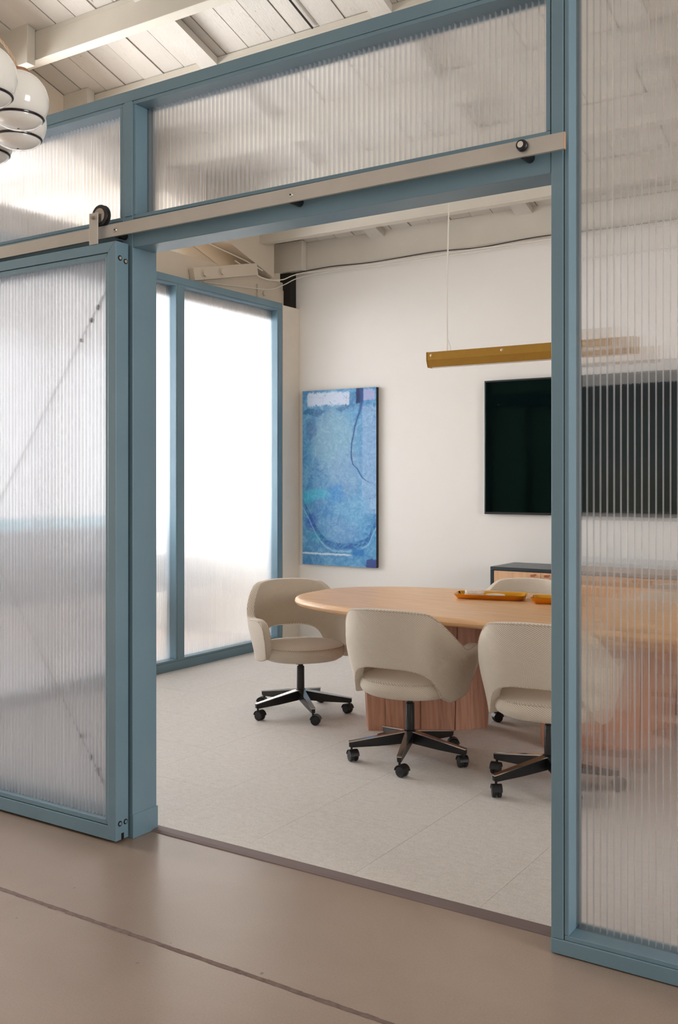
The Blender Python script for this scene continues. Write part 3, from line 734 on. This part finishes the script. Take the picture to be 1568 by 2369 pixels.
def cable(label, pts, r, mat, group=None, n=60):
    # Catmull-Rom through points
    P_ = [Vector(p) for p in pts]; P_ = [P_[0]] + P_ + [P_[-1]]; out = []
    for i in range(1, len(P_) - 2):
        for k in range(10):
            t = k / 10; a, b_, c, d = P_[i - 1:i + 3]
            out.append(0.5 * ((2 * b_) + (c - a) * t + (2 * a - 5 * b_ + 4 * c - d) * t * t + (3 * b_ - a - 3 * c + d) * t ** 3))
    out.append(P_[-1]); bm = BM(); tube(bm, out, r, 6)
    return tag(obj('cable', bm, mat, smooth=True), label, 'cable', group)
cable('dark cable stapled along the top of the white wall under the beam', [(-5.0, 6.985, 3.235), (-4.6, 6.99, 3.25), (-4.2, 6.99, 3.238), (-3.6, 6.99, 3.25), (-3.2, 6.99, 3.235), (-2.7, 6.99, 3.252), (-1.8, 6.99, 3.24), (0, 6.99, 3.25)], 0.0045, M['dark_cable'])
cable('upper white wire sagging along the beam to the corner', [(-5.09, 6.3, 3.23), (-5.05, 6.62, 3.14), (-5.02, 6.85, 3.16), (-4.9, 6.97, 3.222), (-4.3, 6.985, 3.222), (-3.4, 6.985, 3.226), (-2.4, 6.985, 3.224), (0, 6.985, 3.228)], 0.005, M['white_cable'])
cable('lower white wire looping over the side truss', [(-5.085, 5.9, 2.985), (-5.085, 6.4, 3.03), (-5.06, 6.72, 3.06), (-5.02, 6.88, 3.12), (-4.93, 6.985, 3.19), (-4.6, 7.0, 3.212), (-3.9, 7.0, 3.205), (-3.0, 7.0, 3.212), (0, 7.0, 3.21)], 0.004, M['white_cable'])
cable('thin dark cable running down the roof boards', [(-3.325, 0.5, ZC(0.5) - 0.2), (-3.325, 4.2, ZC(4.2) - 0.012), (-3.33, 4.6, ZC(4.6) - 0.012), (-3.33, 4.86, ZC(4.86) - 0.012)], 0.007, M['dark_cable'])
cable('white wire clipped along the sloping truss', [(-5.43, 4.4, 3.9), (-5.40, 5.4, 3.55), (-5.25, 6.1, 3.372), (-5.1, 6.45, 3.26), (-5.05, 6.62, 3.2)], 0.005, M['white_cable'])

coil = [(-5.20 + 0.07 * math.cos(a), 5.62 + 0.17 * math.sin(a), 3.172 + 0.004 * (k // 24)) for k, a in ((k, 2 * math.pi * k / 24) for k in range(97))]
bm = BM(); tube(bm, coil, 0.004, 6); tag(obj('cable_coil', bm, M['white_cable'], smooth=True), 'small coil of white cable lying on the side truss', 'cable')
# ================================================================== LINEAR PENDANT
lp = tag(empty('linear_pendant', (-2.02, 5.0, 2.067)), 'long brass bar pendant lamp hanging over the table', 'pendant lamp')
HL = 0.588
prof = [(-0.040, 0.085), (-0.040, 0.040), (-0.024, 0.0), (0.024, 0.0), (0.040, 0.040), (0.040, 0.085)]
bm = BM(); prism(bm, [(-HL, y, z) for y, z in prof], (2 * HL, 0, 0)); obj('body', bm, M['brass'], lp, bevel=0.0012)
for s in (-1, 1):
    bm = BM(); prism(bm, [(s * HL, y * 1.05, z * 1.02 - 0.001) for y, z in prof], (s * 0.004, 0, 0)); obj('end_plate', bm, M['brass'], lp)
for bx in (-HL + 0.028, -HL + 0.46, 0.33, HL - 0.028):
    bm = BM(); lathe(bm, [(0.0085, 0), (0.0085, 0.003), (0.005, 0.005)], 16, Matrix.Translation((bx, -0.0400, 0.065)) @ Matrix.Rotation(R(90), 4, 'X')); obj('screw', bm, M['brass_dark'], lp, smooth=True)
bm = BM(); box(bm, -HL + 0.02, HL - 0.02, -0.018, 0.018, -0.002, 0.001); obj('diffuser', bm, M['white_plastic'], lp)
for s in (-0.469, 0.469):
    top = ZC(5.0) - 2.067 - 0.01
    bm = BM(); tube(bm, [(s - 0.012, 0, 0.084), (s - 0.010, 0, 0.14), (s - 0.012, 0, 0.45), (s - 0.004, 0, 0.75), (s, 0, 0.95), (s, 0, top)], 0.0042, 6); obj('hanging_wire', bm, M['white_cable'], lp, smooth=True)
    bm = BM(); tube(bm, [(s + 0.014, 0, 0.084), (s + 0.010, 0, 0.11), (s - 0.004, 0, 0.15), (s - 0.010, 0, 0.16)], 0.0022, 6); obj('wire_loop', bm, M['white_cable'], lp, smooth=True)

# ================================================================== TABLE
TC = Vector((-1.95, 5.0, 0.003))
tb = tag(empty('conference_table', TC), 'large oval pale maple meeting table on plank pedestals', 'table')
bm = BM(); n = 128; a_, b_, e_ = 1.46, 0.645, 2.8
def outline(k, inset):
    t = 2 * math.pi * k / n; c, s = math.cos(t), math.sin(t)
    return ((a_ - inset) * math.copysign(abs(c) ** (2 / e_), c), (b_ - inset) * math.copysign(abs(s) ** (2 / e_), s))
rings = []
for ins, z in ((0.030, 0.692), (0.012, 0.697), (0.003, 0.706), (0.0, 0.716), (0.003, 0.727), (0.010, 0.734), (0.020, 0.737), (0.06, 0.737)):
    rings.append([bm.verts.new((*outline(k, ins), z)) for k in range(n)])
for A, B2 in zip(rings, rings[1:]):
    for k in range(n): bm.faces.new((A[k], A[(k + 1) % n], B2[(k + 1) % n], B2[k]))
bm.faces.new(rings[0][::-1]); bm.faces.new(rings[-1])
obj('tabletop', bm, M['maple'], tb, smooth=True, angle=30)
def pedestal(p0, p1, sgn):
    p0, p1 = Vector((*p0, 0)) - TC, Vector((*p1, 0)) - TC; p0.z = p1.z = 0
    d = (p1 - p0); L_ = d.length; d.normalize(); nrm = Vector((d.y, -d.x, 0)) * sgn
    ped = empty('pedestal'); ped.parent = tb
    N7 = 7
    for k in range(N7):
        u0, u1 = k / N7, (k + 1) / N7
        bow = lambda u: 0.028 * (1 - (2 * u - 1) ** 2)
        off = (0.0, 0.014, 0.003, 0.017, 0.004, 0.013, 0.0)[k]
        def pt(u, z, dep):
            sc_ = 1.0 + (0.10 * z / 0.69)
            q = p0 + d * (L_ * (0.5 + (u - 0.5) * sc_)) + nrm * (bow(u) + off - dep)
            return (q.x, q.y, z)
        e = 0.0006 / L_
        bm = BM(); v = [bm.verts.new(pt(u, z, dep)) for z in (0.0, 0.69) for (u, dep) in ((u0 + e, 0), (u1 - e, 0), (u1 - e, 0.11), (u0 + e, 0.11))]
        for f in ((3, 2, 1, 0), (4, 5, 6, 7), (0, 1, 5, 4), (1, 2, 6, 5), (2, 3, 7, 6), (3, 0, 4, 7)): bm.faces.new([v[i] for i in f])
        obj('plank', bm, M['cherry'], ped, bevel=0.0012)
pedestal((-2.87, 4.75), (-2.325, 5.17), 1)
pedestal((-1.88, 4.93), (-1.335, 5.35), 1)

def tray(label, loc, L_, W_, H, rz, rim=0.02):
    t = tag(obj_tray(L_, W_, H, rim), label, 'tray'); t.location = loc; t.rotation_euler = (0, 0, rz); return t
def obj_tray(L_, W_, H, rim):
    bm = BM(); n = 64
    def ringpts(l, w, z):
        out = []
        for k in range(n):
            t = 2 * math.pi * k / n; c, s = math.cos(t), math.sin(t); e = 2 / 7
            out.append(bm.verts.new((l * math.copysign(abs(c) ** e, c), w * math.copysign(abs(s) ** e, s), z)))
        return out
    l, w = L_ / 2, W_ / 2
    rs = [ringpts(l - 0.03, w - 0.03, 0), ringpts(l - 0.022, w - 0.022, 0.001), ringpts(l - 0.010, w - 0.010, H * .45), ringpts(l, w, H), ringpts(l - 0.003, w - 0.003, H + .0005), ringpts(l - 0.014, w - 0.014, H * .45), ringpts(l - 0.027, w - 0.027, 0.004), ringpts(l - 0.035, w - 0.035, 0.0035)]
    for A, B2 in zip(rs, rs[1:]):
        for k in range(n): bm.faces.new((A[k], A[(k + 1) % n], B2[(k + 1) % n], B2[k]))
    bm.faces.new(rs[0][::-1]); bm.faces.new(rs[-1])
    return obj('brass_tray', bm, M['gold'], smooth=True, angle=50)
TT = 0.740
tray('long shallow polished brass tray with stone coasters in it', (-2.325, 5.215, TT), 0.415, 0.20, 0.03, R(14))
tray('small deep brass dish half hidden by the right doorway post', (-1.965, 5.19, TT), 0.20, 0.15, 0.036, R(14))
def coaster(label, loc, tilt=(0, 0, 0)):
    bm = BM(); lathe(bm, [(0.053, 0), (0.056, 0.002), (0.056, 0.019), (0.054, 0.021)], 36)
    o = tag(obj('stone_coaster', bm, M['stone'], smooth=True, angle=40), label, 'coaster', 'stone coasters in the brass tray'); o.location = loc; o.rotation_euler = tilt; return o
cx0, cy0 = -2.425, 5.20
coaster('lower round stone coaster of the stack in the long brass tray', (cx0, cy0, TT + 0.0045))
coaster('upper round stone coaster of the stack in the long brass tray', (cx0 + .002, cy0 + .001, TT + 0.0262))
coaster('round stone coaster lying alone beside the stack in the brass tray', (-2.303, 5.222, TT + 0.0045), (0, 0, 0.3))
# ================================================================== CHAIRS
def smooth01(x): x = max(0, min(1, x)); return x * x * (3 - 2 * x)
def shell_pt(s, z):
    """mid surface of the wrap-around back: s in [-1,1] from left arm end round the back to right arm end"""
    A, Bk, arm = 0.300, 0.262, 0.165
    pl = math.pi / 2 * math.sqrt((A * A + Bk * Bk) / 2); tot = pl + arm
    d = abs(s) * tot; sg = 1 if s >= 0 else -1
    if d < pl:
        t = d / pl * math.pi / 2
        e = 0.88
        x, y = A * math.sin(t) ** e, -Bk * math.cos(t) ** e
    else:
        u = (d - pl) / arm; x, y = A - 0.022 * u * u, (d - pl)
    if z < 0.60: k = 0.845 + 0.155 * smooth01((z - 0.30) / 0.30)
    else: k = 1.0 - 0.06 * smooth01((z - 0.60) / 0.22)
    lean = -0.055 * smooth01((z - 0.45) / 0.36) * (1 - abs(s) ** 2)
    return Vector((sg * x * k, y * (k if y < 0 else 1.0) + lean + 0.01, z))
def top_z(s):
    a = abs(s)
    if a < 0.30: return 0.795 - 0.012 * (a / 0.3) ** 2
    if a < 0.74: return 0.783 - (0.783 - 0.592) * smooth01((a - 0.30) / 0.44)
    u = (a - 0.74) / 0.26; return 0.592 + 0.014 * u - 0.045 * u ** 6
def bot_z(s):
    a = abs(s)
    if a < 0.46: return 0.508 - 0.150 * (a / 0.46) ** 3.2
    if a < 0.56: return 0.358 - 0.022 * smooth01((a - 0.46) / 0.10)
    u = (a - 0.56) / 0.44; return 0.336 + 0.012 * u + 0.03 * u ** 5
def make_shell(parent):
    ns, nt_ = 60, 10; bm = BM(); uvl = bm.loops.layers.uv.new('UVMap'); grid = []
    ss = [-1 + 2 * i / ns for i in range(ns + 1)]
    ss = [math.copysign(1 - (1 - abs(s)) * (1 if abs(s) < .9 else 1), s) for s in ss]
    for s in ss:
        zb, zt = bot_z(s), top_z(s); row = []
        for j in range(nt_ + 1):
            t = j / nt_; t = t if 0 < j < nt_ else t
            z = zb + (zt - zb) * t; p = shell_pt(s, z)
            a = max(0, abs(s) - 0.74) / 0.26                     # arm fronts slope back towards the seat
            p.y += a * (0.05 * math.sin((t - .1) * 2.4) - 0.02) * a
            row.append(bm.verts.new(p))
        grid.append(row)
    for i in range(ns):
        for j in range(nt_):
            f = bm.faces.new((grid[i][j], grid[i + 1][j], grid[i + 1][j + 1], grid[i][j + 1]))
            for l, (a, b2) in zip(f.loops, ((i, j), (i + 1, j), (i + 1, j + 1), (i, j + 1))):
                l[uvl].uv = (ss[a] * 0.62, grid[a][b2].co.z)
    me = bpy.data.meshes.new('back_shell'); bm.to_mesh(me)
    edge = [grid[i][nt_].co.copy() for i in range(ns + 1)] + [grid[ns][j].co.copy() for j in range(nt_ - 1, -1, -1)] + [grid[i][0].co.copy() for i in range(ns - 1, -1, -1)] + [grid[0][j].co.copy() for j in range(1, nt_)]
    bm.normal_update()
    nr = {}
    idx = [(i, nt_) for i in range(ns + 1)] + [(ns, j) for j in range(nt_ - 1, -1, -1)] + [(i, 0) for i in range(ns - 1, -1, -1)] + [(0, j) for j in range(1, nt_)]
    nrm = [grid[i][j].normal.copy() for i, j in idx]
    bm.free(); me.materials.append(M['fabric'])
    o = bpy.data.objects.new('back_shell', me); C.objects.link(o); o.parent = parent
    so = o.modifiers.new('s', 'SOLIDIFY'); so.thickness = 0.046; so.offset = 0; so.use_even_offset = False
    be = o.modifiers.new('b', 'BEVEL'); be.width = 0.016; be.segments = 3; be.limit_method = 'ANGLE'; be.angle_limit = R(50)
    dg = bpy.context.evaluated_depsgraph_get(); me2 = bpy.data.meshes.new_from_object(o.evaluated_get(dg))
    o.modifiers.clear(); o.data = me2
    ul = me2.uv_layers[0].data
    for l in me2.loops:
        c = me2.vertices[l.vertex_index].co; ul[l.index].uv[0] += 1.3 * math.hypot(c.x, c.y)
    for p in me2.polygons: p.use_smooth = True
    me2.set_sharp_from_angle(angle=R(60))
    bm = BM(); cen = Vector((0, 0, 0.5)); pts = []
    for p, q in zip(edge, nrm):
        out = Vector((p.x, p.y - 0.05, 0))
        if q.dot(out) < 0: q = -q
        pts.append(p + q * 0.0215)
    # pull the cord onto the rounded rim
    pts2 = []
    for (i, j), p in zip(idx, pts):
        c = p.copy()
        if j == nt_: c.z -= 0.006
        elif j == 0: c.z += 0.006
        pts2.append(c)
    tube(bm, pts2, 0.0036, 6, True); obj('piping', bm, M['piping'], o, smooth=True)
    return o

def make_chair():
    t = empty('swivel_armchair')
    make_shell(t)
    # round upholstered seat
    bm = BM(); uvl = bm.loops.layers.uv.new('UVMap'); n = 56
    prof = [(0.02, 0.338), (0.16, 0.338), (0.222, 0.344), (0.245, 0.358), (0.256, 0.38), (0.258, 0.402), (0.252, 0.418), (0.238, 0.428), (0.16, 0.439), (0.06, 0.442), (0.003, 0.442)]
    rings = []; acc = [0]
    for k in range(1, len(prof)): acc.append(acc[-1] + math.hypot(prof[k][0] - prof[k - 1][0], prof[k][1] - prof[k - 1][1]))
    def seat_xy(r, a):
        e = 0.9; c, s = math.cos(a), math.sin(a)
        return (r * 1.0 * math.copysign(abs(c) ** e, c), r * (1.02 if s > 0 else 1.0) * math.copysign(abs(s) ** e, s) + 0.015)
    for r, z in prof: rings.append([bm.verts.new((*seat_xy(r, 2 * math.pi * i / n), z)) for i in range(n)])
    for k in range(len(prof) - 1):
        for i in range(n):
            f = bm.faces.new((rings[k][i], rings[k][(i + 1) % n], rings[k + 1][(i + 1) % n], rings[k + 1][i]))
            for l, (ii, kk) in zip(f.loops, ((i, k), (i + 1, k), (i + 1, k + 1), (i, k + 1))):
                a = 2 * math.pi * ii / n
                if k >= 7 or k < 2: x, y = prof[kk][0] * math.cos(a), prof[kk][0] * math.sin(a); l[uvl].uv = (x, y)
                else: l[uvl].uv = (a * 0.25, acc[kk])
    bm.faces.new(rings[0][::-1]); bm.faces.new(rings[-1])
    st = obj('seat', bm, M['fabric'], t, smooth=True, angle=70)
    bm = BM(); tube(bm, [(*seat_xy(0.249, 2 * math.pi * i / 64), 0.423) for i in range(64)], 0.0034, 6, True); obj('piping', bm, M['piping'], st, smooth=True)
    # tilt mechanism, gas column
    bm = BM(); box(bm, -0.075, 0.075, -0.06, 0.06, 0.322, 0.339); box(bm, -0.045, 0.045, -0.045, 0.05, 0.306, 0.323); obj('mechanism', bm, M['black_plastic'], t, bevel=0.005)
    bm = BM(); lathe(bm, [(0.015, 0.30), (0.0155, 0.318)], 20); obj('column_collar', bm, M['chrome'], t, smooth=True)
    bm = BM(); lathe(bm, [(0.030, 0.088), (0.030, 0.148), (0.0235, 0.152), (0.0225, 0.285), (0.0205, 0.289), (0.015, 0.29), (0.0145, 0.30)], 24); obj('gas_column', bm, M['black_metal'], t, smooth=True)
    for k in range(5):
        a = 2 * math.pi * k / 5; rot = Matrix.Rotation(a, 4, 'Z')
        bm = BM()
        sec = [(0.022, 0.020, 0.084, 0.146), (0.16, 0.0155, 0.072, 0.122), (0.295, 0.0125, 0.066, 0.099), (0.312, 0.0115, 0.070, 0.096)]
        vv = []
        for r, hw, zb, zt in sec: vv.append([bm.verts.new(rot @ Vector(p)) for p in ((r, -hw * .8, zb), (r, hw * .8, zb), (r, hw, zt), (r, -hw, zt))])
        for A, B2 in zip(vv, vv[1:]):
            for i in range(4): bm.faces.new((A[i], A[(i + 1) % 4], B2[(i + 1) % 4], B2[i]))
        bm.faces.new(vv[0][::-1]); bm.faces.new(vv[-1])
        lg = obj('leg', bm, M['black_metal'], t, bevel=0.0025)
        bm = BM(); vv = []
        for r, hw, zb, zt in sec[:3] + [(0.313, 0.012, 0.07, 0.0965)]: vv.append([bm.verts.new(rot @ Vector(p)) for p in ((r, -hw - .0006, zt - .0035), (r, hw + .0006, zt - .0035), (r, hw + .0002, zt + .001), (r, -hw - .0002, zt + .001))])
        for A, B2 in zip(vv, vv[1:]):
            for i in range(4): bm.faces.new((A[i], A[(i + 1) % 4], B2[(i + 1) % 4], B2[i]))
        bm.faces.new(vv[0][::-1]); bm.faces.new(vv[-1])
        obj('metal_edge', bm, M['chrome'], lg)
        # caster
        sw = a + (1.1, 2.4, -0.7, 0.4, 1.9)[k]
        cm = Matrix.Translation(rot @ Vector((0.298, 0, 0))) @ Matrix.Rotation(sw, 4, 'Z')
        bm = BM(); cyl(bm, cm @ Vector((0, 0, 0.045)), cm @ Vector((0, 0, 0.070)), 0.006, n=12)
        pr = [(0.016 + 0.0315 * math.cos(R(q)), 0.0285 + 0.0315 * math.sin(R(q))) for q in range(5, 178, 14)] + [(0.016 + 0.0285 * math.cos(R(q)), 0.0285 + 0.0285 * math.sin(R(q))) for q in range(175, 4, -17)]
        prism(bm, [cm @ Vector((x, -0.0235, z)) for x, z in pr], (cm.to_3x3() @ Vector((0, 0.047, 0))))
        box(bm, -0.004, 0.036, -0.003, 0.003, 0.012, 0.05, cm)
        cs = obj('caster', bm, M['black_plastic'], t, smooth=True, angle=30)
        for s in (-1, 1):
            bm = BM(); lathe(bm, [(0.010, -0.009), (0.024, -0.0088), (0.0272, -0.006), (0.0275, 0.004), (0.025, 0.008), (0.010, 0.009)], 24, cm @ Matrix.Translation((0.016, s * 0.0132, 0.0275)) @ Matrix.Rotation(R(90) * -s, 4, 'X'))
            obj('wheel', bm, M['black_plastic'], cs, smooth=True, angle=40)
    return t
def copy_tree(o, parent=None):
    c = o.copy(); C.objects.link(c); c.parent = parent
    for ch in list(o.children): copy_tree(ch, c)
    return c
proto = make_chair()
GRP = 'beige swivel armchairs around the meeting table'
def place(o, x, y, face, star, label):
    """face: world angle (deg) the sitter looks; star: world angle of one base leg"""
    o.location = (x, y, 0.003); o.rotation_euler = (0, 0, R(face - 90))
    tag(o, label, 'chair', GRP)
    # turn the five-star base under the seat
    rel = R(star - (face - 90))
    for ch in o.children:
        if ch.name.split('.')[0] in ('leg', 'caster'): ch.rotation_euler = (0, 0, rel)
chairs = [copy_tree(proto) for _ in range(4)]
place(proto, -2.40, 4.38, 93, -71, 'beige woven swivel armchair with its back to the doorway, in the middle of the opening')
place(chairs[0], -3.435, 4.885, -37, -41, 'beige woven swivel armchair at the rounded left end of the table')
place(chairs[1], -1.64, 4.33, 96, -121, 'beige woven swivel armchair cut off by the right doorway post')
place(chairs[2], -2.36, 5.62, -92, 200, 'beige woven swivel armchair across the table before the cabinet, only its top showing')
place(chairs[3], -1.42, 5.80, -88, 30, 'beige armchair across the table, blurred behind the ribbed right panel')

# ================================================================== BAY BEYOND THE SIDE PARTITION
def acrylic():
    m = bpy.data.materials.new('teal_acrylic'); m.use_nodes = True; nt = m.node_tree; nt.nodes.clear()
    out = N(nt, 'ShaderNodeOutputMaterial'); tl = N(nt, 'ShaderNodeBsdfTranslucent'); tl.inputs[0].default_value = (0.06, 0.75, 0.85, 1)
    df = N(nt, 'ShaderNodeBsdfDiffuse'); df.inputs[0].default_value = (0.05, 0.6, 0.7, 1); x = N(nt, 'ShaderNodeMixShader'); x.inputs[0].default_value = 0.25
    nt.links.new(tl.outputs[0], x.inputs[1]); nt.links.new(df.outputs[0], x.inputs[2]); nt.links.new(x.outputs[0], out.inputs[0]); return m
M['acrylic'] = acrylic()
def desk(label, loc, L_, group, teal):
    t = tag(empty('office_desk', loc), label, 'desk', group)
    bm = BM(); box(bm, -0.35, 0.35, -L_ / 2, L_ / 2, 0.71, 0.74); obj('desktop', bm, M['grey_lam'], t, bevel=0.003)
    for sy in (-L_ / 2 + 0.03, L_ / 2 - 0.03):
        bm = BM(); box(bm, -0.33, 0.33, sy - 0.02, sy + 0.02, 0.0, 0.71); obj('side_panel', bm, M['grey_dark'], t, bevel=0.003)
    bm = BM(); box(bm, 0.33, 0.352, -L_ / 2, L_ / 2, 0.45, 1.03 if teal else 0.738); s = obj('privacy_screen', bm, M['grey_dark'], t, bevel=0.003)
    if teal:
        bm = BM(); box(bm, 0.336, 0.346, -L_ / 2, L_ / 2, 1.031, 1.125); obj('teal_edge', bm, M['acrylic'], s)
    return t
desk('grey office desk with teal topped screen, blurred behind the sliding door', (-6.62, 4.45, 0), 2.5, 'desks beyond the side partition', True)
desk('low grey office desk blurred behind the side panel nearest the corner', (-6.62, 6.36, 0), 1.25, 'desks beyond the side partition', False)
mo = tag(empty('storage_box', (-6.48, 6.12, 0.74)), 'dark office box on the far low desk, blurred behind the side panel', 'box')
bm = BM(); box(bm, -0.13, 0.13, -0.3, 0.3, 0.0, 0.24); obj('body', bm, M['grey_dark'], mo, bevel=0.01)
bm = BM(); box(bm, -0.14, 0.14, -0.31, 0.31, 0.2405, 0.27); obj('lid', bm, M['grey_dark'], mo, bevel=0.006)
